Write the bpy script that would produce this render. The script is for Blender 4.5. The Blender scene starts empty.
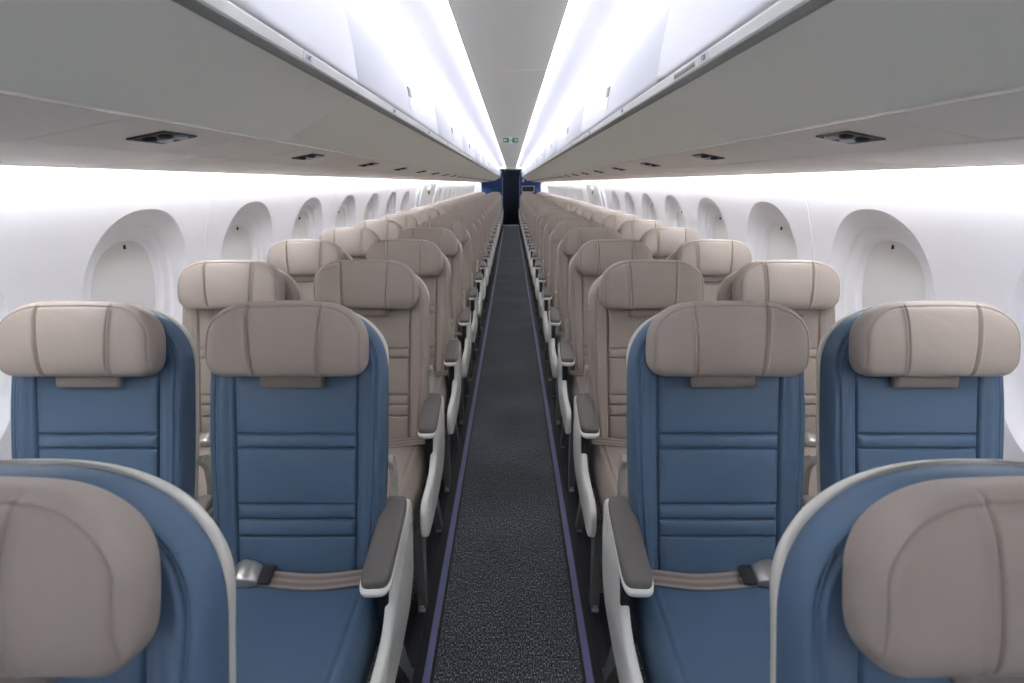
import bpy, math, random
from math import sin, cos, pi, sqrt, exp
from mathutils import Vector, Matrix
random.seed(7)
SC = bpy.context.scene
C = SC.collection

# ---------------------------------------------------------------- camera
cam_d = bpy.data.cameras.new('camera')
cam = bpy.data.objects.new('camera', cam_d); C.objects.link(cam)
cam.location = (0.01, 0.0, 1.45)
cam.rotation_euler = (pi/2 - 0.2778, 0, 0)
cam_d.sensor_width = 36.0
cam_d.lens = 554.0/1024*36
cam_d.shift_x = 0.0006
cam_d.clip_start = 0.02
cam_d.dof.use_dof = True
cam_d.dof.focus_distance = 1.75
cam_d.dof.aperture_fstop = 5.0
SC.camera = cam

# ---------------------------------------------------------------- world, exposure, light levels
w = bpy.data.worlds.new('world'); SC.world = w; w.use_nodes = True
w.node_tree.nodes['Background'].inputs[0].default_value = (0.8, 0.85, 1, 1)
w.node_tree.nodes['Background'].inputs[1].default_value = 0.3
SC.view_settings.view_transform = 'Standard'
SC.view_settings.look = 'None'
SC.view_settings.gamma = 1
SC.view_settings.use_curve_mapping = False
SC.view_settings.exposure = 1.52
SC.cycles.use_denoising = True
SC.cycles.max_bounces = 14
SC.cycles.diffuse_bounces = 8
SC.cycles.sample_clamp_indirect = 6
E_PANEL = 5.7      # LED strip along the edge of the centre ceiling panel
E_BIN = 2.3        # LED strip on top of the bins
E_WALL = 16.0       # LED strip washing the sidewalls

# ---------------------------------------------------------------- sizes
PITCH = 0.787
R0 = 0.567          # headrest line of the front row
NROW = 25
XA, XW = 0.538, 1.044
Y0, Y1 = -1.654, 20.382
CAMZ = 1.45

# ---------------------------------------------------------------- materials
def lin(c):
    return tuple(((v/255)/12.92 if v/255 <= .04045 else ((v/255+.055)/1.055)**2.4) for v in c) + (1,)
MATS = {}
def mat(name, rgb, rough=.5, metal=0.0, bump=None, spec=.5, emit=None, var=None, rvar=None, coat=0):
    """bump: list of (kind, scale, strength, dist); var: (scale, amount) colour mottling of the material itself"""
    m = bpy.data.materials.new(name); m.use_nodes = True
    nt = m.node_tree; b = nt.nodes['Principled BSDF']
    b.inputs['Base Color'].default_value = lin(rgb)
    b.inputs['Roughness'].default_value = rough
    b.inputs['Metallic'].default_value = metal
    b.inputs['Specular IOR Level'].default_value = spec
    b.inputs['Coat Weight'].default_value = coat
    if emit:
        b.inputs['Emission Color'].default_value = lin(emit[0]); b.inputs['Emission Strength'].default_value = emit[1]
    tc = nt.nodes.new('ShaderNodeTexCoord')
    if var:
        n = nt.nodes.new('ShaderNodeTexNoise'); n.inputs['Scale'].default_value = var[0]; n.inputs['Detail'].default_value = 6
        nt.links.new(tc.outputs['Object'], n.inputs['Vector'])
        mx = nt.nodes.new('ShaderNodeMix'); mx.data_type = 'RGBA'
        a = lin([max(0, v*(1-var[1])) for v in rgb]); c = lin([min(255, v*(1+var[1])) for v in rgb])
        mx.inputs[6].default_value = a; mx.inputs[7].default_value = c
        nt.links.new(n.outputs['Fac'], mx.inputs[0]); nt.links.new(mx.outputs[2], b.inputs['Base Color'])
    last = None
    for kind, sc, st, dist in (bump or []):
        if kind == 'noise':
            t = nt.nodes.new('ShaderNodeTexNoise'); t.inputs['Scale'].default_value = sc; t.inputs['Detail'].default_value = 4
        elif kind == 'crease':
            t = nt.nodes.new('ShaderNodeTexNoise'); t.inputs['Scale'].default_value = sc; t.inputs['Detail'].default_value = 5; t.inputs['Distortion'].default_value = 1.2
        else:
            t = nt.nodes.new('ShaderNodeTexVoronoi'); t.inputs['Scale'].default_value = sc
        nt.links.new(tc.outputs['Object'], t.inputs['Vector'])
        bp = nt.nodes.new('ShaderNodeBump'); bp.inputs['Strength'].default_value = st; bp.inputs['Distance'].default_value = dist
        nt.links.new(t.outputs[0], bp.inputs['Height'])
        if last: nt.links.new(last.outputs[0], bp.inputs['Normal'])
        last = bp
    if last: nt.links.new(last.outputs[0], b.inputs['Normal'])
    MATS[name] = m
    return m

LB = [('crease', 9, .35, .004), ('voronoi', 420, .18, .0006)]
M_BLUE = mat('blue_leather', (82, 107, 132), .42, bump=LB, var=(6, .05), spec=.45)
M_TAUPE = mat('taupe_leather', (165, 154, 144), .44, bump=LB, var=(6, .03), spec=.45)
M_HEAD = mat('headrest_leather', (164, 153, 143), .44, bump=[('crease', 14, .4, .004), ('voronoi', 420, .18, .0006)], var=(8, .03), spec=.45)
M_TAB = mat('tab_leather', (148, 137, 128), .5, bump=LB)
M_CREAM = mat('cream_plastic', (222, 219, 208), .38, spec=.4)
M_ARM = mat('white_arm_plastic', (240, 240, 233), .35, spec=.45)
M_PAD = mat('grey_arm_pad', (108, 103, 98), .5, bump=[('noise', 900, .2, .0004)])
M_PADC = mat('light_arm_pad', (158, 152, 142), .45)
M_BRK = mat('bracket_paint', (204, 200, 190), .35, metal=.25)
M_METAL = mat('brushed_metal', (196, 194, 188), .32, metal=.9, bump=[('noise', 260, .1, .0005)])
M_LEG = mat('painted_aluminium', (124, 125, 122), .45, metal=.3)
M_DARK = mat('dark_plastic', (30, 34, 40), .45)
M_WEB = mat('grey_webbing', (158, 146, 138), .75, bump=[('noise', 700, .5, .0006)])
M_WEBS = mat('webbing_stripe', (136, 123, 116), .75)
M_WALL = mat('sidewall_white', (238, 238, 241), .42, spec=.35)
M_SHADE = mat('window_shade', (226, 226, 224), .5, spec=.3)
M_BIN = mat('bin_underside', (241, 240, 227), .55, spec=.3, bump=[('noise', 300, .06, .0005)])
M_PSU = mat('service_panel', (240, 234, 223), .5, spec=.3)
M_DOOR = mat('bin_door_white', (234, 235, 240), .32, spec=.4)
M_RAIL = mat('bin_rail_white', (242, 242, 236), .4, spec=.4)
M_GRIP = mat('grip_grey', (140, 140, 133), .5)
M_GAP = mat('dark_gap', (62, 62, 52), .7)
M_CEIL = mat('ceiling_panel', (243, 243, 234), .5, spec=.3)
M_COVE = mat('cove_white', (236, 237, 244), .4, spec=.3)
M_NAVY = mat('navy_bulkhead', (22, 62, 122), .5)
M_CURT = mat('navy_curtain', (24, 34, 50), .85)
M_FRAME = mat('white_frame', (220, 224, 228), .4)
M_GREEN = mat('exit_green', (0, 104, 52), .5, emit=((0, 140, 75), .02))
M_SIGNW = mat('exit_white', (232, 240, 234), .5, emit=((240, 250, 244), .05))
M_INK = mat('label_ink', (60, 60, 60), .6)
M_STICK = mat('label_sticker', (232, 234, 236), .5)
M_BLACK = mat('black_channel', (16, 17, 19), .5)
M_STRIP = mat('violet_floor_strip', (104, 107, 148), .35, spec=.5)
M_LENS = mat('lamp_lens', (200, 205, 205), .2, spec=.6)
M_SEAMD = mat('seam_grey', (150, 146, 138), .6)
M_CUP = mat('panel_trim_line', (214, 207, 196), .4)

def emis(name, rgb, s):
    m = bpy.data.materials.new(name); m.use_nodes = True
    b = m.node_tree.nodes['Principled BSDF']
    b.inputs['Base Color'].default_value = (.9, .9, .9, 1)
    b.inputs['Emission Color'].default_value = lin(rgb); b.inputs['Emission Strength'].default_value = s
    return m
M_LEDP = emis('led_panel_edge', (246, 247, 255), E_PANEL)
M_LEDB = emis('led_bin_top', (246, 247, 255), E_BIN)
M_LEDW = emis('led_wall_wash', (246, 247, 255), E_WALL)

def carpet():
    m = bpy.data.materials.new('speckled_carpet'); m.use_nodes = True
    nt = m.node_tree; b = nt.nodes['Principled BSDF']; b.inputs['Roughness'].default_value = .9
    b.inputs['Specular IOR Level'].default_value = .25
    tc = nt.nodes.new('ShaderNodeTexCoord')
    mp = nt.nodes.new('ShaderNodeMapping'); mp.inputs['Scale'].default_value = (1, .45, 1)
    nt.links.new(tc.outputs['Object'], mp.inputs['Vector'])
    n = nt.nodes.new('ShaderNodeTexNoise'); n.inputs['Scale'].default_value = 270; n.inputs['Detail'].default_value = 3
    nt.links.new(mp.outputs[0], n.inputs['Vector'])
    cr = nt.nodes.new('ShaderNodeValToRGB')
    e = cr.color_ramp.elements
    e[0].position = .40; e[0].color = lin((38, 44, 52))
    e[1].position = .56; e[1].color = lin((92, 99, 102))
    x = e.new(.66); x.color = lin((170, 172, 170))
    nt.links.new(n.outputs['Fac'], cr.inputs[0])
    n2 = nt.nodes.new('ShaderNodeTexNoise'); n2.inputs['Scale'].default_value = 2.2; n2.inputs['Detail'].default_value = 4
    nt.links.new(tc.outputs['Object'], n2.inputs['Vector'])
    mr = nt.nodes.new('ShaderNodeMapRange'); mr.inputs[1].default_value = .3; mr.inputs[2].default_value = .7
    mr.inputs[3].default_value = .78; mr.inputs[4].default_value = 1.12
    nt.links.new(n2.outputs['Fac'], mr.inputs[0])
    mx = nt.nodes.new('ShaderNodeMix'); mx.data_type = 'RGBA'; mx.blend_type = 'MULTIPLY'; mx.inputs[0].default_value = 1
    nt.links.new(cr.outputs[0], mx.inputs[6]); nt.links.new(mr.outputs[0], mx.inputs[7])
    nt.links.new(mx.outputs[2], b.inputs['Base Color'])
    wv = nt.nodes.new('ShaderNodeTexWave'); wv.bands_direction = 'X'; wv.inputs['Scale'].default_value = 55; wv.inputs['Distortion'].default_value = .5
    nt.links.new(tc.outputs['Object'], wv.inputs['Vector'])
    b1 = nt.nodes.new('ShaderNodeBump'); b1.inputs['Strength'].default_value = .4; b1.inputs['Distance'].default_value = .002
    nt.links.new(wv.outputs['Fac'], b1.inputs['Height'])
    b2 = nt.nodes.new('ShaderNodeBump'); b2.inputs['Strength'].default_value = .8; b2.inputs['Distance'].default_value = .003
    nt.links.new(n.outputs['Fac'], b2.inputs['Height']); nt.links.new(b1.outputs[0], b2.inputs['Normal'])
    nt.links.new(b2.outputs[0], b.inputs['Normal'])
    return m
M_CARPET = carpet()

# ---------------------------------------------------------------- mesh helpers
class MB:
    """collects geometry for ONE mesh"""
    def __init__(s): s.v = []; s.f = []; s.m = []; s.sm = []
    def add(s, vs, fs, mi=0, smooth=True):
        o = len(s.v); s.v += [tuple(p) for p in vs]
        for f in fs: s.f.append(tuple(i+o for i in f)); s.m.append(mi); s.sm.append(smooth)
        return s
    def loft(s, rings, closed=True, caps=True, mi=0, smooth=True):
        n = len(rings[0]); vs = [p for r in rings for p in r]; fs = []
        for i in range(len(rings)-1):
            for j in range(n if closed else n-1):
                k = (j+1) % n
                fs.append((i*n+j, i*n+k, (i+1)*n+k, (i+1)*n+j))
        if caps and closed:
            fs.append(tuple(range(n-1, -1, -1))); fs.append(tuple((len(rings)-1)*n+j for j in range(n)))
        return s.add(vs, fs, mi, smooth)
    def prism(s, poly, axis, a, b, mi=0, smooth=False):
        """poly: 2D points; axis 'x': (y,z), 'y': (x,z), 'z': (x,y)"""
        def P(p, t): return {'x': (t, p[0], p[1]), 'y': (p[0], t, p[1]), 'z': (p[0], p[1], t)}[axis]
        return s.loft([[P(p, a) for p in poly], [P(p, b) for p in poly]], mi=mi, smooth=smooth)
    def box(s, x0, x1, y0, y1, z0, z1, mi=0, bev=0.0):
        if bev <= 0:
            return s.prism([(x0, z0), (x1, z0), (x1, z1), (x0, z1)], 'y', y0, y1, mi)
        b = bev; q = []
        def ring(d, y):
            r = []
            for (cx, cz, a0) in ((x1-b, z1-b, 0), (x0+b, z1-b, 90), (x0+b, z0+b, 180), (x1-b, z0+b, 270)):
                for k in range(4):
                    a = math.radians(a0+k*30); r.append((cx+(b-d)*cos(a), y, cz+(b-d)*sin(a)))
            return r
        T = (0, pi/6, pi/3, pi/2)
        rings = [ring(b*(1-sin(t)), y0+b*(1-cos(t)) if t < 1.5 else y0+b) for t in T]
        rings += [ring(b*(1-sin(t)), y1-b*(1-cos(t)) if t < 1.5 else y1-b) for t in reversed(T)]
        return s.loft(rings, mi=mi, smooth=True)
    def tube(s, pts, r, n=10, mi=0):
        rings = []; P = [Vector(p) for p in pts]
        for i, p in enumerate(P):
            t = (P[min(i+1, len(P)-1)]-P[max(i-1, 0)]).normalized()
            up = Vector((0, 0, 1)) if abs(t.z) < .9 else Vector((1, 0, 0))
            a = t.cross(up).normalized(); b = a.cross(t).normalized()
            rr = r[i] if isinstance(r, (list, tuple)) else r
            rings.append([tuple(p+a*rr*cos(2*pi*k/n)+b*rr*sin(2*pi*k/n)) for k in range(n)])
        return s.loft(rings, mi=mi)
    def mesh(s, name, mats=()):
        me = bpy.data.meshes.new(name)
        me.from_pydata(s.v, [], s.f)
        me.polygons.foreach_set('material_index', s.m)
        me.polygons.foreach_set('use_smooth', s.sm)
        for m in mats: me.materials.append(m)
        me.validate(); me.update()
        # outward normals
        import bmesh
        bm = bmesh.new(); bm.from_mesh(me); bmesh.ops.recalc_face_normals(bm, faces=bm.faces); bm.to_mesh(me); bm.free()
        return me

def link(name, me, parent=None, m=None, loc=None):
    o = bpy.data.objects.new(name, me); C.objects.link(o)
    if parent is not None: o.parent = parent
    if loc is not None: o.location = loc
    if m is not None:
        o.material_slots[0].link = 'OBJECT'; o.material_slots[0].material = m
    return o
def structure(name, me, loc=None, parent=None):
    o = link(name, me, parent, loc=loc); 
    if parent is None: o['kind'] = 'structure'
    return o
def tag(o, label, cat, group=None):
    o['label'] = label; o['category'] = cat
    if group: o['group'] = group
    return o
def thing(name, loc, label, cat, group=None):
    o = bpy.data.objects.new(name, None); C.objects.link(o); o.location = loc; o.empty_display_size = .1
    return tag(o, label, cat, group)
def sgp(v, p): return (abs(v)**p)*(1 if v >= 0 else -1)
ORD = ['first', 'second', 'third', 'fourth', 'fifth', 'sixth', 'seventh', 'eighth', 'ninth', 'tenth', 'eleventh', 'twelfth', 'thirteenth',
       'fourteenth', 'fifteenth', 'sixteenth', 'seventeenth', 'eighteenth', 'nineteenth', 'twentieth', 'twenty-first', 'twenty-second',
       'twenty-third', 'twenty-fourth', 'twenty-fifth', 'twenty-sixth', 'twenty-seventh']

# ================================================================ SETTING
def wallx(z):                      # inner face of the sidewall
    pts = [(0, 1.19), (.3, 1.275), (.6, 1.335), (.85, 1.36), (1.0, 1.36), (1.15, 1.345), (1.27, 1.318), (1.36, 1.29), (1.45, 1.258), (1.53, 1.222), (1.62, 1.17)]
    for i in range(len(pts)-1):
        if z <= pts[i+1][0]:
            a, b = pts[i], pts[i+1]; t = (z-a[0])/(b[0]-a[0])
            # Catmull-Rom
            p0 = pts[max(i-1, 0)][1]; p3 = pts[min(i+2, len(pts)-1)][1]
            return .5*((2*a[1])+(-p0+b[1])*t+(2*p0-5*a[1]+4*b[1]-p3)*t*t+(-p0+3*a[1]-3*b[1]+p3)*t**3)
    return pts[-1][1]
WC, WA, WB, WP = 1.05, .302, .3125, 2.25     # window recess: centre height, half width, half height, exponent
NA = 96
def outline(k, sa, sb):
    a = 2*pi*(k+.5)/NA
    return WA*sa*sgp(cos(a), 2/WP), WB*sb*sgp(sin(a), 2/WP)
def wall_module(mb, sgn, yc, half, even):
    rings = []
    zt, zb = 1.62-WC, -WC
    bd = []
    for k in range(NA):
        y, z = outline(k, 1, 1)
        s1 = half/abs(y) if abs(y) > 1e-6 else 1e9
        s2 = (zt/z if z > 0 else zb/z) if abs(z) > 1e-6 else 1e9
        s = min(s1, s2); bd.append((y*s, z*s))
    # force the corners into the border
    for cy, cz in ((half, zt), (-half, zt), (half, zb), (-half, zb)):
        k = min(range(NA), key=lambda i: (bd[i][0]-cy)**2+(bd[i][1]-cz)**2); bd[k] = (cy, cz)
    T = [0, .04, .12, .22, .34, .46, .58, .7, .82, .92]
    for t in T:
        r = []
        for k in range(NA):
            y, z = outline(k, 1, 1); yy = y+(bd[k][0]-y)*t; zz = z+(bd[k][1]-z)*t
            r.append((sgn*wallx(WC+zz), yc+yy, WC+zz))
        rings.append(r)
    rings.append([(sgn*(wallx(WC+b[1])), yc+b[0]*(1-.0012/half), WC+b[1]) for b in bd])
    rings.append([(sgn*(wallx(WC+b[1])+(.0025 if (b[0] > 0) == even else 0)), yc+b[0], WC+b[1]) for b in bd])
    mb.loft(rings, closed=True, caps=False)
def window_mesh(sgn):
    mb = MB(); rings = []
    for sa, sb, d in ((1, 1, 0), (.99, .99, .0025), (.972, .972, .008), (.945, .95, .016), (.91, .92, .023), (.87, .885, .029), (.835, .855, .032), (.81, .835, .033), (.80, .828, .0345), (.79, .82, .040),
                      (.775, .807, .044), (.74, .775, .047), (.70, .74, .049), (.665, .71, .050), (.65, .695, .052), (.64, .685, .058), (.63, .675, .064), (.61, .655, .0665), (.595, .64, .067), (.59, .635, .08)):
        r = []
        for k in range(NA):
            y, z = outline(k, sa, sb); r.append((sgn*(wallx(WC+z)+d), y, z))
        rings.append(r)
    mb.loft(rings, closed=True, caps=False)
    return mb.mesh('window_recess', [M_WALL])
def shade_mesh(sgn):
    mb = MB(); rings = []
    for s in (1.01, .8, .6, .4, .2, .05):
        rings.append([(sgn*(wallx(WC+outline(k, .6*s, .64*s)[1])+.071), outline(k, .6*s, .64*s)[0], outline(k, .6*s, .64*s)[1]) for k in range(NA)])
    mb.loft(rings, closed=True, caps=False); n0 = (len(rings)-1)*NA; mb.f.append(tuple(range(n0, n0+NA))); mb.m.append(0); mb.sm.append(True)
    return mb.mesh('shade', [M_SHADE])
WIN_Y = 2.03
WP_Y = 0.865
EXIT0, EXIT1 = WIN_Y+WP_Y*6.5, WIN_Y+WP_Y*9.5
win_k = [k for k in range(-4, 21)]
nwin = 0; ndoor = 0
for sgn, side in ((-1, 'left'), (1, 'right')):
    mb = MB()
    ys = [Y0-.3, Y1+.02]
    for k in win_k:
        yc = WIN_Y+WP_Y*k
        if 7 <= k <= 9: continue
        wall_module(mb, sgn, yc, WP_Y/2, k % 2 == 0)
    # plain wall at both ends
    zs = [1.62*i/24 for i in range(25)]
    for a, b in ((Y0-.02, WIN_Y+WP_Y*(-4.5)), (WIN_Y+WP_Y*20.5, Y1+.9)):
        if b > a: mb.loft([[(sgn*wallx(z), a, z) for z in zs], [(sgn*wallx(z), b, z) for z in zs]], closed=False, caps=False)
    # emergency exit zone: frame channels either side of the exit hatch
    prof = [(EXIT0, 0), (EXIT0+.28, 0), (EXIT0+.32, .035), (EXIT0+.50, .06), (EXIT0+.60, .06), (EXIT0+.62, .02), (EXIT1-.62, .02), (EXIT1-.60, .06), (EXIT1-.50, .06), (EXIT1-.32, .035), (EXIT1-.28, 0), (EXIT1, 0)]
    mb.loft([[(sgn*(wallx(z)+d), y, z) for z in zs] for y, d in prof], closed=False, caps=False, smooth=False)
    structure('wall_'+side, mb.mesh('wall_'+side, [M_WALL]))
    wm, sm = window_mesh(sgn), shade_mesh(sgn)
    latch = MB().box(-.004, .004, -.0025, .0025, -.008, .008, bev=.001).mesh('latch', [M_DARK])
    for k in win_k:
        if 7 <= k <= 9: continue
        nwin += 1
        o = structure('window_%d' % nwin, wm, loc=(0, WIN_Y+WP_Y*k, WC))
        s = link('window_shade', sm, o)
        l = link('shade_latch', latch, s, loc=(sgn*(wallx(WC+.17)+.066), 0, .178))
    # exit hatch
    ndoor += 1
    mb = MB(); zz = [.25+1.25*i/24 for i in range(25)]
    rr = []
    for y, d in ((EXIT0+.63, .0), (EXIT0+.635, -.018), (EXIT0+.66, -.026), (EXIT1-.66, -.026), (EXIT1-.635, -.018), (EXIT1-.63, .0)):
        rr.append([(sgn*(wallx(z)+d), y, z) for z in zz])
    mb.loft(rr, closed=False, caps=False)
    d = structure('door_%d' % ndoor, mb.mesh('exit_hatch', [M_WALL]))
    hb = MB().box(sgn*(wallx(1.38)-.026)-.012, sgn*(wallx(1.38)-.026)+.012, EXIT0+1.05, EXIT0+1.3, 1.35, 1.41, bev=.008)
    link('door_handle', hb.mesh('handle', [M_PSU]), d)

# floor
mb = MB(); mb.box(-1.2, 1.2, Y0-.02, Y1+.02, -.04, 0)
structure('floor', mb.mesh('floor', [M_CARPET]))
# bulkhead behind the camera, curved to the section
def section(top=2.06):
    zs = [1.62*i/20 for i in range(21)]
    p = [(wallx(z), z) for z in zs]+[(1.17, top)]
    return [(-x, z) for x, z in reversed(p)]+p
mb = MB(); mb.prism(section(), 'y', Y0-.06, Y0-.02)
structure('wall_front', mb.mesh('wall_front', [M_WALL]))
mb = MB(); mb.prism(section(), 'y', Y1+.9, Y1+.94)
structure('wall_rear', mb.mesh('wall_rear', [M_WALL]))

# ceiling: centre panel with seams, coves
mb = MB()
y = Y0-.02; L = 1.574
while y < Y1+.02:
    y2 = min(y+L, Y1+.02)
    mb.prism([(-.190, 1.998), (-.187, 1.996), (.187, 1.996), (.190, 1.998), (.190, 2.006), (-.190, 2.006)], 'y', y, y2-.003)
    y = y2
structure('ceiling', mb.mesh('ceiling', [M_CEIL]))
for sgn in (-1, 1):
    mb = MB()
    pr = [(.432, 1.925), (.432, 1.95), (.425, 1.972), (.40, 1.992), (.36, 2.008), (.31, 2.02), (.26, 2.027), (.215, 2.030), (.20, 2.030), (.17, 2.03), (.15, 2.012), (.15, 2.006)]
    y = Y0-.02
    while y < Y1+.02:
        y2 = min(y+L, Y1+.02)
        mb.loft([[(sgn*a, y, b) for a, b in pr], [(sgn*a, y2-.003, b) for a, b in pr]], closed=False, caps=False)
        y = y2
    structure('ceiling', mb.mesh('cove', [M_COVE]))
mb = MB(); mb.box(-1.3, 1.3, Y0-.06, Y1+.94, 2.05, 2.07)
structure('ceiling', mb.mesh('ceiling_back', [M_COVE]))

# LED strips: long lamps sitting in their coves
SIDE = {-1: 'left', 1: 'right'}
def strip(sgn, quad, m, label, grp):
    mb = MB()
    (a, b) = quad
    nx, nz = (b[1]-a[1]), -(b[0]-a[0]); l = sqrt(nx*nx+nz*nz)*1.0; t = .003
    nx, nz = nx/l*t, nz/l*t
    mb.prism([(sgn*a[0], a[1]), (sgn*b[0], b[1]), (sgn*(b[0]+nx), b[1]+nz), (sgn*(a[0]+nx), a[1]+nz)], 'y', Y0, Y1)
    return tag(link('light_strip', mb.mesh('light_strip', [m])), label, 'light', grp)
for sgn in (-1, 1):
    s = SIDE[sgn]
    strip(sgn, ((.1915, 2.004), (.1915, 2.022)), M_LEDP, 'long white light strip glowing along the %s edge of the grey ceiling panel' % s, 'cabin light strips')
    strip(sgn, ((.412, 1.932), (.428, 1.934)), M_LEDB, 'long white light strip on top of the %s overhead bins' % s, 'cabin light strips')
    strip(sgn, ((1.185, 1.507), (1.205, 1.512)), M_LEDW, 'long white light strip washing the %s sidewall below the bins' % s, 'cabin light strips')

# valance between service panels and sidewall, and bright trim line
ntrim = 0
for sgn in (-1, 1):
    mb = MB()
    pr = [(.757, 1.5155), (.80, 1.512), (.90, 1.503), (1.0, 1.497), (1.10, 1.4935), (1.165, 1.492), (1.175, 1.494), (1.178, 1.500), (1.172, 1.520), (.757, 1.53)]
    y = Y0-.02; k = 0
    while y < Y1+.02:
        y2 = min(y+L, Y1+.02)
        mb.loft([[(sgn*a, yy, b) for a, b in pr] for yy in (y, y2-.003)])
        y = y2
    ntrim += 1; structure('trim_%d' % ntrim, mb.mesh('valance', [M_PSU]))
    mb = MB(); mb.prism([(sgn*.5675, 1.557), (sgn*.5685, 1.5485), (sgn*.5735, 1.548), (sgn*.575, 1.557)], 'y', Y0-.02, Y1+.02)
    ntrim += 1; structure('trim_%d' % ntrim, mb.mesh('trim_line', [M_CUP]))
    # dark shadow-gap fittings along the valance edge
    mb = MB(); mb.prism([(sgn*1.166, 1.490), (sgn*1.178, 1.4905), (sgn*1.178, 1.494), (sgn*1.166, 1.493)], 'y', Y0-.02, Y1+.02)
    ntrim += 1; structure('trim_%d' % ntrim, mb.mesh('edge_seal', [M_SEAMD]))

# floor-edge strips and seat rails
for sgn in (-1, 1):
    s = SIDE[sgn]
    mb = MB(); mb.box(sgn*.248-.0105, sgn*.248+.0105, Y0, Y1, 0, .006)
    ntrim += 1; structure('trim_%d' % ntrim, mb.mesh('floor_strip', [M_STRIP]))
    mb = MB(); mb.box(min(sgn*.226, sgn*.235), max(sgn*.226, sgn*.235), Y0, Y1, 0, .0045); mb.box(min(sgn*.2605, sgn*.345), max(sgn*.2605, sgn*.345), Y0, Y1, 0, .005)
    ntrim += 1; structure('trim_%d' % ntrim, mb.mesh('rail_cover', [M_BLACK]))
    for xx in (.303, .809):
        mb = MB(); mb.box(sgn*xx-.014, sgn*xx+.014, Y0, Y1, 0, .008)
        ntrim += 1; structure('trim_%d' % ntrim, mb.mesh('seat_rail', [M_DARK]))

# ================================================================ OVERHEAD BINS
BL = 2*PITCH
def bin_meshes(sgn):
    G = .0008
    def ext(pr, m, closed=True, a=G, b=BL-G, smooth=False):
        mb = MB(); mb.loft([[(sgn*x, y, z) for x, z in pr] for y in (a, b)], closed=closed, smooth=smooth); return mb.mesh('bin_part', [m])
    under = ext([(.384, 1.655), (.40, 1.6465), (.45, 1.6185), (.50, 1.590), (.54, 1.567), (.5665, 1.5520), (.5675, 1.556), (.60, 1.60), (1.15, 1.60), (1.15, 1.93), (.45, 1.92), (.45, 1.70), (.42, 1.67)], M_BIN)
    grip = ext([(.384, 1.6545), (.381, 1.6555), (.3735, 1.6635), (.374, 1.668), (.42, 1.668), (.42, 1.66)], M_GRIP)
    rail = ext([(.3735, 1.6645), (.370, 1.667), (.3668, 1.682), (.369, 1.6855), (.42, 1.6855), (.42, 1.668)], M_RAIL)
    gap = ext([(.380, 1.6855), (.380, 1.692), (.42, 1.692), (.42, 1.6855)], M_GAP)
    front = [(.372, 1.691), (.3685, 1.694), (.3695, 1.705), (.372, 1.73), (.376, 1.77), (.382, 1.81), (.388, 1.85), (.3945, 1.885), (.402, 1.915), (.406, 1.927), (.409, 1.930), (.413, 1.929)]
    door = ext(front+[(.43, 1.90), (.43, 1.69)], M_DOOR, smooth=False)
    for p in door.polygons: p.use_smooth = len(p.vertices) == 4
    return under, grip, rail, gap, door
latch_mb = MB(); latch_mb.box(-.004, .004, -.045, .045, -.022, .022, bev=.003)
def latch_mesh(sgn):
    mb = MB()
    mb.prism([(sgn*.3735, 1.715), (sgn*.3690, 1.716), (sgn*.3732, 1.765), (sgn*.379, 1.766)], 'y', -.035, .035)
    return mb.mesh('latch', [M_DOOR])
def latch_grip(sgn):
    mb = MB()
    mb.prism([(sgn*.3760, 1.7665), (sgn*.3735, 1.767), (sgn*.3765, 1.799), (sgn*.381, 1.799)], 'y', -.028, .028)
    return mb.mesh('latch_recess', [M_GRIP])
def text_mesh(body, size, m):
    cu = bpy.data.curves.new('t', 'FONT'); cu.body = body; cu.size = size; cu.extrude = .0003; cu.align_x = 'CENTER'; cu.align_y = 'CENTER'; cu.resolution_u = 3
    t = bpy.data.objects.new('t', cu); C.objects.link(t)
    dg = bpy.context.evaluated_depsgraph_get()
    me = bpy.data.meshes.new_from_object(t.evaluated_get(dg)); me.name = 'lettering'
    bpy.data.objects.remove(t); me.materials.clear(); me.materials.append(m)
    return me
nb = 14
for sgn in (-1, 1):
    parts = bin_meshes(sgn); lm = latch_mesh(sgn); lg = latch_grip(sgn)
    for i in range(nb):
        yb = 1.494+BL*(i-2)
        nm = ORD[i]
        root = thing('overhead_bin', (0, yb, 0), 'closed white overhead bin on the %s, %s bin from the front of the cabin' % (SIDE[sgn], nm), 'overhead bin', 'overhead bins over the %s seats' % SIDE[sgn])
        link('bin_shell', parts[0], root); link('grip_edge', parts[1], root); link('handrail', parts[2], root); link('gap_seal', parts[3], root)
        d = link('bin_door', parts[4], root)
        o = link('latch', lm, root, loc=(0, BL/2, 0)); link('latch_grip', lg, o)
# vent grille and row markings on the rails
stick = MB().box(-.001, .001, -.026, .026, -.0078, .0078).mesh('sticker', [M_STICK])
for sgn in (-1, 1):
    for i in range(NROW):
        yy = 1.137+PITCH*(i-1)
        if i == 0: continue
        lab = 'small row marking sticker on the %s bin rail, %s from the front' % (SIDE[sgn], ORD[i-1])
        root = thing('row_marker', (sgn*.3683, yy, 1.6752), lab, 'sign', 'row stickers on the %s rail' % SIDE[sgn])
        root.rotation_euler = (0, sgn*math.radians(-12), 0)
        link('sticker', stick, root)
        if i < 9:
            me = text_mesh('%d %s' % (i, 'AC' if sgn < 0 else 'DF'), .0125, M_INK)
            t = link('lettering', me, root)
            t.rotation_euler = (pi/2, 0, sgn*-pi/2); t.location = (-sgn*.0012, 0, 0)
mb = MB()
for k in range(17):
    mb.box(.3672, .3695, k*.0085, k*.0085+.0045, 1.6705, 1.6800)
tag(link('vent_grille', mb.mesh('vent_grille', [M_SEAMD]), loc=(0, 1.19, 0)), 'row of small vent slots on the right bin rail behind the first sticker', 'vent')

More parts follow.
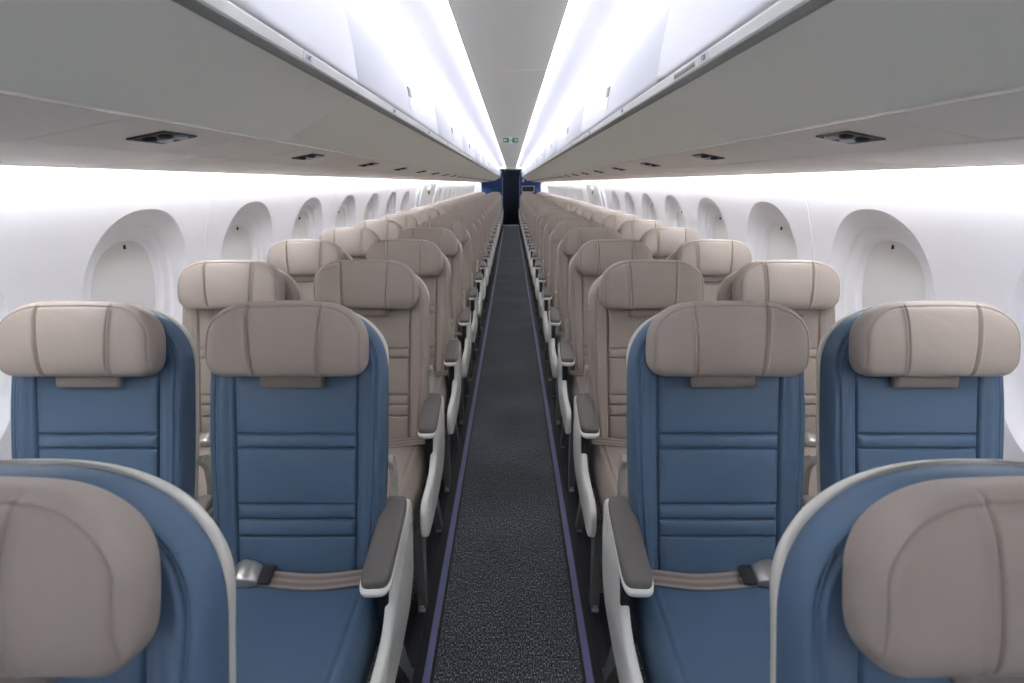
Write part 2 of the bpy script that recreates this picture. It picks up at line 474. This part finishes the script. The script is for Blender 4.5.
# ================================================================ SERVICE UNITS
def psu_meshes(sgn):
    def zz(x): return 1.5415-.19*(x-.62)
    def slab(x0, x1, y0, y1, m, t=.006, dz=0):
        mb = MB()
        mb.prism([(sgn*x0, zz(x0)+dz), (sgn*x1, zz(x1)+dz), (sgn*x1, zz(x1)+dz+t), (sgn*x0, zz(x0)+dz+t)], 'y', y0, y1); return mb.mesh('psu_part', [m])
    panel = slab(.577, .7545, -.19, .187, M_PSU)
    fill = slab(.577, .7545, .190, .594, M_PSU)
    mb = MB()
    a, b, c, d = .617, .688, -.050, .060
    fr = .007
    for (x0, x1, y0, y1) in ((a, b, c, c+fr), (a, b, d-fr, d), (a, a+fr, c, d), (b-fr, b, c, d)):
        mb.prism([(sgn*x0, zz(x0)-.003), (sgn*x1, zz(x1)-.003), (sgn*x1, zz(x1)+.001), (sgn*x0, zz(x0)+.001)], 'y', y0, y1)
    bezel = mb.mesh('bezel', [M_DARK])
    plate = slab(a+fr, b-fr, c+fr, d-fr, mat_psu_in, dz=-.0012, t=.004)
    cyl = MB(); cyl.tube([(0, 0, .004), (0, 0, -.002), (0, 0, -.005), (0, 0, -.006)], [.013, .0135, .011, .006], 16)
    lens = MB(); lens.tube([(0, 0, .004), (0, 0, -.002), (0, 0, -.0035)], [.015, .0145, .010], 18)
    return panel, fill, bezel, plate, cyl.mesh('nozzle', [M_BLACK]), lens.mesh('lens', [M_LENS]), zz
mat_psu_in = mat('unit_plate', (82, 84, 86), .35, spec=.6)
for sgn in (-1, 1):
    panel, fill, bezel, plate, cyl, lens, zz = psu_meshes(sgn)
    for i in range(-3, 25):
        yy = 1.115+PITCH*i
        if yy > Y1-.25: continue
        n = i+3
        root = thing('passenger_service_unit', (0, yy, 0), 'beige service panel with dark light and air vent unit, %s along the %s underside' % (ORD[n] if n < 27 else 'last', SIDE[sgn]), 'service panel', 'service panels under the %s bins' % SIDE[sgn])
        link('panel', panel, root); link('filler_panel', fill, root)
        bz = link('bezel', bezel, root); link('unit_plate', plate, bz)
        for (dx, dy, me, nm) in ((.637, .042, lens, 'reading_light'), (.668, .042, lens, 'reading_light'), (.637, -.008, cyl, 'air_nozzle'), (.668, -.008, cyl, 'air_nozzle')):
            link(nm, me, root, loc=(sgn*dx, dy*1.0-.006, zz(dx)-.002))

# ================================================================ SEATS
TA = math.radians(15)
SU = Vector((0, sin(TA), cos(TA))); SN = Vector((0, -cos(TA), sin(TA)))
YO = .35                                   # seat origin on the floor is YO in front of the headrest line
BP = Vector((0, -.165+YO, .46))
def BK(x, n, s): return tuple(Vector((x, 0, 0))+BP+SU*s+SN*n)
def gauss(d, w_): return exp(-(d/w_)**2)
BW = .226
def bw(s, W=BW, top=.713, rr=.185, p=2.5):
    if s < top-rr:
        t = max(0, (.42-s))/.46
        return W-.020*t*t*1.3
    u = min(1, (s-(top-rr))/rr)
    return W*max(0.0, 1-u**p)**(1/p)
def clear_edge(x, s, top, W, rr=.185, p=2.5):
    """distance from the rounded outline"""
    s0 = top-rr
    if s <= s0: return max(0, bw(s, W, top)-abs(x))
    a, b = abs(x)/W, (s-s0)/rr
    F = (a**p+b**p)**(1/p)
    if F < .15: return .2
    g = sqrt((a**(p-1)/W)**2+(b**(p-1)/rr)**2)*F**(1-p)
    return max(0, (1-F)/g)
def backrest_mesh():
    mb = MB(); top = .713; rings = []
    ss = [-.05+.003*i for i in range(4)]
    s = -.04
    ss = []
    while s < .53:
        ss.append(s); s += .0013 if min(abs(s-h) for h in (.383, .347, .204, .165, .121)) < .011 else .005
    for i in range(97):
        a = pi/2*i/96; ss.append(.53+(top-.53-.0004)*sin(a))
    hl = [(.383, 1), (.347, 1), (.204, 1), (.165, 1), (.121, 1)]
    for s in ss:
        W = bw(s, BW, top)
        r = []
        endf = min(1.0, max(0.0, (s+.05)/.02))
        xs = .150+.006*(s/.5)
        half = []
        k_ = min(1.0, W/.205)
        for a0, a1, n_ in ((0, xs-.012, 18), (xs-.012, xs+.016, 24), (xs+.016, BW-.034, 8), (BW-.034, BW-.014, 18), (BW-.014, BW, 12)):
            for q_ in range(n_): half.append(a0+(a1-a0)*q_/n_)
        half.append(BW)
        if W > .205: half = [h_ if h_ <= xs+.016 else xs+.016+(h_-xs-.016)*(W-xs-.016)/(BW-xs-.016) for h_ in half]
        else:
            i0 = max(0, W-.036); i1 = max(0, W-.014); half = [i0*q_/44 for q_ in range(44)]+[i0+(i1-i0)*q_/22 for q_ in range(22)]+[i1+(W-i1)*q_/14 for q_ in range(15)]
        for x in [-h_ for h_ in reversed(half[1:])]+half:
            d = clear_edge(x, s, top, BW)
            e = sqrt(max(0, 1-(1-min(1, d/.017))**2))         # rounded rim
            n = -.004+.036*e
            ax = abs(x)
            # bolster between the inner seam and the rim
            fd = max(0, min(1, (.64-s)/.20)); fd = fd*fd*(3-2*fd)
            b = max(0, min(1, (ax-xs)/.03)); n += .012*b*b*(3-2*b)*e*fd
            n -= .0085*gauss(ax-xs, .0026)*e*fd
            n += .0022*gauss(ax-xs-.008, .004)*e*fd
            n -= .0045*gauss(d-.024, .0022); n += .0015*gauss(d-.030, .003); n -= .0022*gauss(d-.0185, .0016)
            if ax < xs:
                f = min(1, (xs-ax)/.012)
                for h, q in hl:
                    n -= .0085*gauss(s-h, .0028)*f*q
                for a_, b_ in ((.347, .383), (.165, .204), (.121, .165)):
                    if a_ < s < b_: n += .005*sin(pi*(s-a_)/(b_-a_))**.7*f
                for a_, b_ in ((.204, .347), (.383, .53), (.0, .121)):
                    if a_ < s < b_: n += .004*sin(pi*(s-a_)/(b_-a_))**.5*f
            n += .003*cos(x/BW*pi/2)
            r.append(BK(x, n-.012, s))
        for i in range(25):
            u = 1-2*i/24; x = W*u*.999
            d = clear_edge(x, s, top, BW)
            e = sqrt(max(0, 1-(1-min(1, d/.02))**2))
            r.append(BK(x, -.012-.006-.02*e, s))
        rings.append(r)
    mb.loft(rings)
    return mb.mesh('backrest', [M_BLUE])
def shell_mesh():
    mb = MB(); rings = []; top = .717; W0 = BW-.006
    ss = [-.12+.02*i for i in range(32)]+[.50+(top-.50-.0004)*sin(pi/2*i/24) for i in range(1, 25)]
    for s in ss:
        W = bw(s, W0, top)
        flare = .010*gauss(s-.63, .06) 
        r = []
        for i in range(41):
            u = -1+2*i/40; x = (W+flare*min(1, (W/BW)))*u
            r.append(BK(x, -.012-.016+.004*abs(u)**6, s))
        for i in range(41):
            u = 1-2*i/40; x = (W+flare)*u
            d = clear_edge(x*W0/(W0+.012), s, top, W0)
            e = sqrt(max(0, 1-(1-min(1, d/.10))**2))
            r.append(BK(x, -.012-.018-.038*e, s))
        rings.append(r)
    mb.loft(rings)
    return mb.mesh('back_shell', [M_CREAM])
HS0, HS1, HW = .534, .717, .197       # headrest bottom, top, half width
def headrest_mesh():
    mb = MB(); rings = []
    hx = []
    for a0, a1, n_ in ((0, .068, 12), (.068, .096, 24), (.096, .150, 10)):
        hx += [a0+(a1-a0)*q/n_ for q in range(n_)]
    hx += [.150+(HW-.150)*sin(pi/2*q/34)*.9999 for q in range(35)]
    for x in [-h for h in reversed(hx[1:])]+hx:
        au = abs(x)/HW
        # upper outline with a big radius, lower outline with a smaller one
        def rnd(au, r, p):
            k = max(0, (au*HW-(HW-r))/r); return 1-max(0, 1-k**p)**(1/p)
        zt = HS1+.003-.012*au*au-(.100)*rnd(au, .112, 2.3)
        zb = HS0+.060*rnd(au, .05, 2.3)
        zc, hh = (zt+zb)/2, max(.0006, (zt-zb)/2)
        thick = .036*max(.02, (1-max(0, (au-.80)/.20)**2.6))**.5
        cn = .068+.004*au*au
        r = []
        N = 130
        for k in range(N):
            t = 2*pi*k/N
            cz = sgp(cos(t), .62); cx = sgp(sin(t), .62)
            sv = zc+hh*cz
            front = cx > 0
            n = cn+(thick*cx if front else .044*cx*max(.05, thick/.036))
            if front:
                dtop = zt-sv; dside = HW-abs(x)
                sl = (.100*(rnd(min(.9995, au+.004), .112, 2.3)-rnd(au, .112, 2.3)))/(.004*HW)
                dtop = dtop/sqrt(1+sl*sl)
                de = (dtop**-5+dside**-5)**-.2 if dtop > 1e-4 and dside > 1e-4 else 0
                amp = max(0, cx)
                n -= .0042*gauss(de-.015, .0022)*amp
                n += .0015*gauss(de-.012, .003)*amp
                ang = (sv-zc)/.09
                xs = .083+.005*ang
                f = min(1, max(0, dtop/.012))
                n -= .0058*gauss(abs(x)-xs, .0026)*f*amp
                n += .0042*gauss(abs(x)-xs-.0065, .0035)*f*amp
                n += .003*cos(min(1, abs(x)/.079)*pi/2)*amp
                n += .004*amp*(1-abs(ang)) if abs(ang) < 1 else 0
            r.append(BK(x, n, sv))
        rings.append(r)
    mb.loft(rings)
    return mb.mesh('headrest', [M_HEAD])
def tab_mesh():
    mb = MB(); rings = []
    for i in range(11):
        x = -.078+.156*i/10
        pr = [(.036, .549), (.052, .545), (.056, .528), (.053, .5080), (.046, .5045), (.038, .5065), (.035, .523)]
        rings.append([BK(x, n, s) for n, s in pr])
    mb.loft(rings)
    return mb.mesh('headrest_tab', [M_TAB])
def cushion_mesh():
    mb = MB(); rings = []
    ya, yb = -.645+YO, -.130+YO
    NY = 90
    for i in range(NY+1):
        t = i/NY; y = ya+(yb-ya)*(.5-.5*cos(pi*t))
        dy = min(y-ya, yb-y)
        fr = min(1, (y-ya)/.075); bk = min(1, (yb-y)/.03)
        ef = sqrt(max(0, 1-(1-fr)**2)); eb = sqrt(max(0, 1-(1-bk)**2))
        top = .493-.010*((y-ya)/(yb-ya)-.75)**2*2
        top = top-.085*(1-ef)-.02*(1-eb)
        bot = .362+.03*(1-ef)
        W = .222-.018*(1-ef)-.006*(1-eb)
        r = []
        NXX = 90
        for k in range(NXX+1):
            u = -1+2*k/NXX; x = W*(sin(u*pi/2)*.4+u*.6); d = W-abs(x)
            e = sqrt(max(0, 1-(1-min(1, d/.035))**2))
            z = bot+.05+(top-bot-.05)*e
            z -= .005*gauss(d-.040, .0026)*ef
            z += .002*gauss(d-.050, .004)*ef
            z -= .004*gauss((y-ya)-.10, .003)*(1 if d > .04 else 0)*0
            z -= .006*cos(min(1, abs(x)/.17)*pi/2)*gauss(y-(ya+.33), .16)
            r.append((x, y, z))
        for k in range(13):
            u = 1-2*k/12; r.append((W*.985*u, y, bot))
        rings.append(r)
    mb.loft(rings)
    return mb.mesh('seat_cushion', [M_BLUE])
def pan_mesh():
    mb = MB()
    mb.box(-.205, .205, -.60+YO, -.10+YO, .325, .36, bev=.008)
    mb.tube([(-.225, -.50+YO, .315), (.225, -.50+YO, .315)], .019, 12)
    mb.tube([(-.225, -.20+YO, .315), (.225, -.20+YO, .315)], .019, 12)
    return mb.mesh('seat_frame', [M_LEG])
def leg_mesh(front, sg):
    """sg: direction of the aisle in local x"""
    mb = MB(); x = sg*.235
    if front: poly = [(-.540, .31), (-.47, .31), (-.478, .14), (-.490, .014), (-.53, .014), (-.530, .14)]
    else: poly = [(-.235, .30), (-.165, .30), (-.10, .15), (-.03, .014), (-.068, .014), (-.14, .13), (-.20, .22)]
    poly = [(a+YO, b) for a, b in poly]
    mb.prism(poly, 'x', x-.014, x+.014)
    return mb.mesh('leg', [M_LEG])
def brace_mesh(sg):
    mb = MB(); x = sg*.215
    mb.tube([(x, -.50+YO, .06), (x, -.22+YO, .24)], .011, 8)
    mb.tube([(x, -.50+YO, .10), (-x, -.50+YO, .10)], .008, 8)
    return mb.mesh('brace', [M_LEG])
def fitting_mesh():
    mb = MB()
    mb.box(-.012, .012, -.030, .030, .008, .018, bev=.002)
    mb.box(-.008, .008, -.022, -.010, .018, .030, bev=.002)
    mb.tube([(0, .015, .016), (0, .015, .032)], .006, 8)
    return mb.mesh('floor_fitting', [M_METAL])
ARMX = .256                        # armrest offset from the seat centre towards the aisle
def rounded(pts, r=.02, n=5):
    out = []
    N = len(pts)
    for i in range(N):
        p0, p, p1 = Vector(pts[i-1]), Vector(pts[i]), Vector(pts[(i+1) % N])
        a = (p0-p); b = (p1-p); rr = min(r, a.length*.45, b.length*.45)
        a = p+a.normalized()*rr; b = p+b.normalized()*rr
        for k in range(n+1):
            t = k/n; q = a*(1-t)**2+p*2*t*(1-t)+b*t*t; out.append((q.x, q.y))
    return out
def pad_mesh(w=.033, y0=-.393, y1=-.050, z0=.622, z1=.640):
    mb = MB(); rings = []
    def pl(sc, z):
        r = []
        cx, cy = 0, (y0+y1)/2+YO; hx, hy = w*sc, (y1-y0)/2-(w-w*sc)
        for k in range(48):
            t = 2*pi*(k+.5)/48; r.append((cx+hx*sgp(cos(t), .45), cy+hy*sgp(sin(t), .22), z+(cy-YO-((y0+y1)/2))*0))
        return r
    rings = [pl(1.0, z0), pl(1.0, z0+.008), pl(.97, z0+.013), pl(.88, z1-.001), pl(.6, z1), pl(.1, z1)]
    mb.loft(rings)
    return mb.mesh('arm_pad', [M_PAD])
def arm_body_mesh():
    mb = MB(); rings = []
    y0, y1 = -.404, -.052
    def pl(sc, z, ysh=0):
        r = []; w = .0345
        cy = (y0+y1)/2+YO
        for k in range(48):
            t = 2*pi*(k+.5)/48; r.append((w*sc*sgp(cos(t), .45), cy+((y1-y0)/2-(w-w*sc))*sgp(sin(t), .22)+ysh, z))
        return r
    mb.loft([pl(.2, .603), pl(.80, .604), pl(.93, .608), pl(1, .613), pl(1, .6215), pl(.5, .6225)])
    return mb.mesh('armrest', [M_ARM])
def side_panel_mesh(sg):
    """white end panel: rises behind the armrest, drops and sweeps forward beside the cushion"""
    mb = MB()
    poly = [(-.045, .628), (-.028, .60), (-.034, .50), (-.060, .40), (-.12, .345), (-.25, .318), (-.42, .308), (-.53, .308), (-.565, .33), (-.575, .375),
            (-.565, .42), (-.53, .445), (-.42, .445), (-.35, .455), (-.305, .485), (-.285, .53), (-.272, .575), (-.268, .612), (-.20, .622)]
    poly = rounded([(a+YO, b) for a, b in poly], .03, 4)
    cy = sum(p[0] for p in poly)/len(poly); cz = sum(p[1] for p in poly)/len(poly)
    x0, x1 = sg*-.006, sg*.018
    n = len(poly)
    def inset(d):
        out = []
        for i in range(n):
            p0, p1 = Vector(poly[i-1]), Vector(poly[(i+1) % n]); t = (p1-p0).normalized()
            out.append((poly[i][0]-t.y*d, poly[i][1]+t.x*d))
        return out
    # make sure inset goes inward
    A = sum(poly[i-1][0]*poly[i][1]-poly[i][0]*poly[i-1][1] for i in range(n))
    q = 1 if A > 0 else -1
    rings = []
    for d, x in ((.006, x0), (.001, x0+sg*.002), (0, x0+sg*.006), (0, x1-sg*.008), (.0025, x1-sg*.003), (.008, x1)):
        rings.append([(x, a, b) for a, b in inset(q*d)])
    mb.loft(rings)
    return mb.mesh('side_panel', [M_ARM])
def button_mesh(sg):
    mb = MB(); mb.prism(rounded([(-.115+YO, .598), (-.095+YO, .604), (-.095+YO, .560), (-.11+YO, .552)], .006, 3), 'x', sg*.0175, sg*.0195)
    return mb.mesh('recline_button', [M_CEIL])
def bracket_mesh():
    mb = MB()
    poly = rounded([(-.055+YO, .60), (-.040+YO, .66), (-.040+YO, .715), (-.065+YO, .742), (-.050+YO, .760), (-.018+YO, .735), (-.012+YO, .66), (-.02+YO, .60)], .014, 4)
    mb.prism(poly, 'x', -.008, .008)
    return mb.mesh('pivot_bracket', [M_BRK])
def hinge_mesh(sg):
    mb = MB()
    mb.box(-.020, .008, -.30+YO, -.10+YO, .40, .595, bev=.006)
    return mb.mesh('arm_support', [M_DARK])
def centre_support_mesh():
    mb = MB()
    mb.prism(rounded([(-.14+YO, .60), (-.03+YO, .60), (-.08+YO, .45), (-.12+YO, .33), (-.24+YO, .33), (-.22+YO, .48)], .02, 4), 'x', -.013, .013)
    return mb.mesh('arm_support', [M_LEG])
def belt_mesh(sg):
    """two belt halves across the rear of the cushion; buckle away from the aisle"""
    mb = MB()
    pts = []
    for i in range(25):
        t = i/24; x = sg*(.222-t*.305)
        z = .4985+.006*cos(t*pi)*(1 if t < .5 else .4)-.003*sin(t*pi); y = -.205+YO-.012*sin(t*pi)+.001*sin(t*9)
        pts.append((x, y, z))
    def band(w0, w1, dz, mi):
        rings = []
        for x, y, z in pts:
            rings.append([(x, y+w0, z+dz+.004*(w0/.024)), (x, y+w1, z+dz+.004*(w1/.024)), (x, y+w1, z+dz+.0022+.004*(w1/.024)), (x, y+w0, z+dz+.0022+.004*(w0/.024))])
        mb.loft(rings, mi=mi, smooth=False)
    band(-.024, .024, 0, 0); band(-.015, -.006, .0006, 1); band(.005, .014, .0006, 1)
    # short tail to the far side
    mb.loft([[(sg*x, y-.02+YO, z), (sg*x, y+.024+YO, z+.012), (sg*x, y+.024+YO, z+.0145), (sg*x, y-.02+YO, z+.0025)] for x, y, z in ((-.135, -.205, .502), (-.175, -.195, .500), (-.205, -.18, .485), (-.224, -.17, .46))])
    # adjuster tongue
    return mb.mesh('seat_belt', [M_WEB, M_WEBS])
def tongue_mesh(sg):
    mb = MB(); x = sg*-.062
    mb.loft([[(x+dx, -.236+YO+a, .502+h), (x+dx, -.186+YO-a, .516+h), (x+dx, -.186+YO-a, .520+h), (x+dx, -.236+YO+a, .506+h)] for dx, a, h in ((.014, 0, 0), (.010, 0, .001), (-.006, .0, .001), (-.016, .004, 0))], smooth=False)
    return mb.mesh('tongue', [M_DARK])
def buckle_mesh(sg):
    mb = MB()
    rings = []
    for dx, hy, h0, h1 in ((-.036, .020, .500, .508), (-.034, .025, .498, .520), (-.015, .029, .498, .530), (.010, .028, .498, .527), (.030, .024, .500, .517), (.034, .020, .502, .510)):
        x = sg*(-.112)-dx*sg*-1
        cy = -.208+YO
        r = []
        for k in range(20):
            t = 2*pi*k/20
            yy = cy+hy*sgp(cos(t), .4); zz = (h0+h1)/2+(h1-h0)/2*sgp(sin(t), .4)+(yy-cy)*.32
            r.append((x, yy, zz))
        rings.append(r)
    mb.loft(rings)
    return mb.mesh('buckle', [M_METAL])

ME = dict(back=backrest_mesh(), shell=shell_mesh(), head=headrest_mesh(), tab=tab_mesh(), cush=cushion_mesh(), pan=pan_mesh(), fit=fitting_mesh(),
          pad=pad_mesh(), arm=arm_body_mesh(), brk=bracket_mesh(), csup=centre_support_mesh(),
          padc=pad_mesh(.026, -.36, -.05), )
for sg in (-1, 1):
    ME['lf', sg] = leg_mesh(True, sg); ME['lr', sg] = leg_mesh(False, sg); ME['br', sg] = brace_mesh(sg)
    ME['sp', sg] = side_panel_mesh(sg); ME['bt', sg] = button_mesh(sg); ME['sup', sg] = hinge_mesh(sg)
    ME['belt', sg] = belt_mesh(sg); ME['buck', sg] = buckle_mesh(sg); ME['ton', sg] = tongue_mesh(sg)

def make_seat(x, yr, sg, aisle, blue, label, group):
    """sg = direction of the aisle (+1 for seats on the left)"""
    t = thing('airplane_chair', (x, yr-YO, 0), label, 'seat', group)
    lm = M_BLUE if blue else M_TAUPE
    link('back_shell', ME['shell'], t)
    link('backrest', ME['back'], t, m=lm)
    h = link('headrest', ME['head'], t, m=M_HEAD if blue else M_TAUPE)
    if blue: h['label'] = 'taupe leather winged headrest'
    tb = link('headrest_tab', ME['tab'], h)
    link('seat_cushion', ME['cush'], t, m=lm)
    link('seat_frame', ME['pan'], t)
    lx = sg if aisle else -sg*.0+sg
    for key, fy in (('lf', -.512), ('lr', -.048)):
        l = link('leg', ME[key, sg], t)
        link('floor_fitting', ME['fit'], l, loc=(sg*.235, fy+YO, 0))
    link('leg_brace', ME['br', sg], t)
    b = link('seat_belt', ME['belt', sg], t); link('buckle', ME['buck', sg], b)['label'] = 'metal lift buckle'; link('belt_tongue', ME['ton', sg], b)
    ax = sg*(ARMX if aisle else .246)
    if aisle:
        a = link('armrest', ME['arm'], t, loc=(ax-sg*.003, 0, 0)); a.rotation_euler.z = sg*math.radians(3.2); link('arm_pad', ME['pad'], a)['label'] = 'dark grey padded armrest top'
        p = link('side_panel', ME['sp', sg], t, loc=(ax, 0, 0)); link('recline_button', ME['bt', sg], p)
        link('pivot_bracket', ME['brk'], t, loc=(ax-sg*.030, 0, 0))
        link('arm_support', ME['sup', sg], t, loc=(ax-sg*.004, 0, 0))
    else:
        a = link('armrest', ME['arm'], t, loc=(ax, 0, 0)); a.scale = (.8, .9, 1); a.location.y = .008; a.location.z = .015
        link('arm_pad', ME['pad'], a, m=M_PADC)
        link('pivot_bracket', ME['brk'], t, loc=(ax-sg*.012, 0, 0))
        link('arm_support', ME['csup'], t, loc=(ax, 0, 0))
    return t
for i in range(NROW):
    yr = R0+PITCH*i+(-.04 if i == 0 else .026 if i == 1 else 0)
    for sgn in (-1, 1):
        for aisle in (True, False):
            blue = i < 2
            where = 'aisle' if aisle else 'window'
            col = 'blue' if blue else 'taupe'
            if blue:
                row = 'in the nearest row' if i == 0 else 'in the second row, last of the blue seats'
                lab = '%s leather %s seat, %s side, %s' % (col, where, SIDE[sgn], row)
                grp = 'blue passenger seats'
            else:
                lab = '%s leather %s seat on the %s, in the %s taupe row behind the blue seats' % (col, where, SIDE[sgn], ORD[i-2])
                grp = 'taupe passenger seats'
            make_seat(sgn*(XA if aisle else XW), yr, -sgn, aisle, blue, lab, grp)

# ================================================================ FAR END
for sgn in (-1, 1):
    mb = MB(); mb.prism([(sgn*x, z) for x, z in ((.31, 0), (1.05, 0), (1.05, 1.52), (.95, 1.525), (.62, 1.56), (.42, 1.66), (.385, 1.73), (.35, 1.80), (.31, 1.93))], 'y', Y1, Y1+.03)
    o = link('partition', mb.mesh('partition', [M_NAVY])); tag(o, 'navy blue cabin partition left of the dark doorway' if sgn < 0 else 'navy blue cabin partition right of the dark doorway, carrying the white frame', 'partition')
mb = MB(); mb.prism([(-.42, 2.03), (.42, 2.03), (.42, 1.935), (-.42, 1.935)], 'y', Y1, Y1+.03)
ntrim += 1; structure('trim_%d' % ntrim, mb.mesh('header', [M_CEIL]))
for sgn in (-1, 1):
    mb = MB(); mb.prism([(sgn*1.05, 0), (sgn*1.19, 0), (sgn*1.30, .5), (sgn*1.355, .9), (sgn*1.33, 1.2), (sgn*1.23, 1.52), (sgn*1.05, 1.60)], 'y', Y1, Y1+.03)
    ntrim += 1; structure('trim_%d' % ntrim, mb.mesh('end_panel', [M_WALL]))
# pleated curtain in the doorway
mb = MB(); rings = []
for z, fl in ((0.01, .0), (.6, 0), (1.3, 0), (1.6, .0), (1.80, .01), (1.88, .05), (1.935, .10)):
    fr = []; bk = []
    for k in range(81):
        u = -1+2*k/80; fr.append(((.30+fl)*u, Y1-.03+.016*sin(k*pi/80*22), z)); bk.append(((.30+fl)*u, Y1-.02+.016*sin(k*pi/80*22), z))
    rings.append(fr+bk[::-1])
mb.loft(rings)
tag(link('curtain', mb.mesh('curtain', [M_CURT])), 'dark navy pleated curtain closing the doorway at the far end of the aisle', 'curtain')
# framed grid on the right partition
fr = thing('framed_panel', (.60, Y1-.001, 1.26), 'small white framed panel with dark panes on the right navy partition', 'frame')
mb = MB()
for (x0, x1, z0, z1) in ((-.23, .23, .085, .11), (-.23, .23, -.11, -.085), (-.23, -.205, -.085, .085), (.205, .23, -.085, .085)):
    mb.box(x0, x1, -.02, 0, z0, z1)
link('frame', mb.mesh('frame', [M_FRAME]), fr)
mb = MB(); mb.box(-.205, .205, -.008, 0, -.085, .085); link('dark_pane', mb.mesh('pane', [M_CURT]), fr)
mb = MB(); mb.box(-.07, -.062, -.014, -.008, -.085, .085); mb.box(.062, .07, -.014, -.008, -.085, .085); mb.box(-.205, .205, -.014, -.008, -.004, .004); link('glazing_bar', mb.mesh('bars', [M_SEAMD]), fr)
# small white box beside the curtain
mb = MB(); mb.box(.385, .46, Y1-.02, Y1-.0005, 1.50, 1.60, bev=.006)
tag(link('wall_phone', mb.mesh('box', [M_FRAME])), 'small white wall box on the navy partition beside the curtain top', 'box')

# ================================================================ CEILING DETAILS
def exit_sign():
    t = thing('exit_sign', (0, 7.3, 1.996), 'green and white emergency exit sign with arrows hanging from the grey ceiling', 'sign')
    mb = MB(); mb.box(-.118, .118, -.012, .012, -.066, 0, bev=.004); link('sign_body', mb.mesh('body', [M_SIGNW]), t)
    mb = MB()
    mb.box(-.113, -.026, -.0135, -.012, -.063, -.004); mb.box(.026, .113, -.0135, -.012, -.063, -.004)
    mb.box(-.016, -.010, -.0135, -.012, -.055, -.010); mb.box(.010, .016, -.0135, -.012, -.055, -.010)
    # running figure
    y0_, y1_ = -.0135, -.012
    mb.prism([(-.004+.004*cos(a), -.015+.004*sin(a)) for a in [2*pi*k/10 for k in range(10)]], 'y', y0_, y1_)
    for poly in ([(-.005, -.022), (.003, -.021), (.002, -.038), (-.004, -.038)], [(-.004, -.037), (.001, -.036), (-.004, -.058), (-.008, -.057)], [(.0, -.037), (.004, -.038), (.008, -.048), (.006, -.056), (.003, -.05)], [(-.009, -.032), (-.006, -.024), (-.003, -.022), (-.007, -.034)]):
        mb.prism(poly, 'y', y0_, y1_)
    link('green_field', mb.mesh('green', [M_GREEN]), t)
    mb = MB()
    for s in (-1, 1):
        mb.prism([(s*.104, -.0335), (s*.080, -.050), (s*.080, -.039), (s*.052, -.039), (s*.052, -.028), (s*.080, -.028), (s*.080, -.017)], 'y', -.0150, -.0135)
    link('arrow', mb.mesh('arrows', [M_SIGNW]), t)
    t.scale = (.82, .8, .9)
exit_sign()
t = thing('ceiling_speaker', (0, 1.40, 1.996), 'small round dark fixture on the ceiling panel at the top edge of the photo', 'ceiling fixture')
mb = MB(); mb.tube([(0, 0, .0), (0, 0, -.004), (0, 0, -.006)], [.034, .033, .026], 24); link('rim', mb.mesh('rim', [M_SEAMD]), t)
mb = MB(); mb.tube([(0, 0, -.006), (0, 0, -.009)], [.021, .017], 20); link('grille', mb.mesh('grille', [M_DARK]), t)
mb = MB(); mb.tube([(0, 0, 0), (0, 0, -.003)], [.012, .009], 14)
tag(link('screw_cap', mb.mesh('cap', [M_RAIL]), loc=(0, 1.72, 1.996)), 'tiny pale round cap on the ceiling panel behind the round fixture', 'cap')
for sgn in (-1, 1):
    s = SIDE[sgn]; z = 1.315; x = sgn*(wallx(z)-.026)
    t = thing('exit_sign', (x-sgn*.005, 8.87, z), 'tiny green exit sign on the emergency hatch in the %s sidewall' % s, 'sign')
    mb = MB(); mb.box(-.006, .006, -.09, .09, -.03, .03, bev=.003); link('sign_body', mb.mesh('b', [M_SIGNW]), t)
    mb = MB(); mb.box(-sgn*.0085-.0010, -sgn*.0085+.0025, -.08, .08, -.024, .024); link('green_field', mb.mesh('g', [M_GREEN]), t)
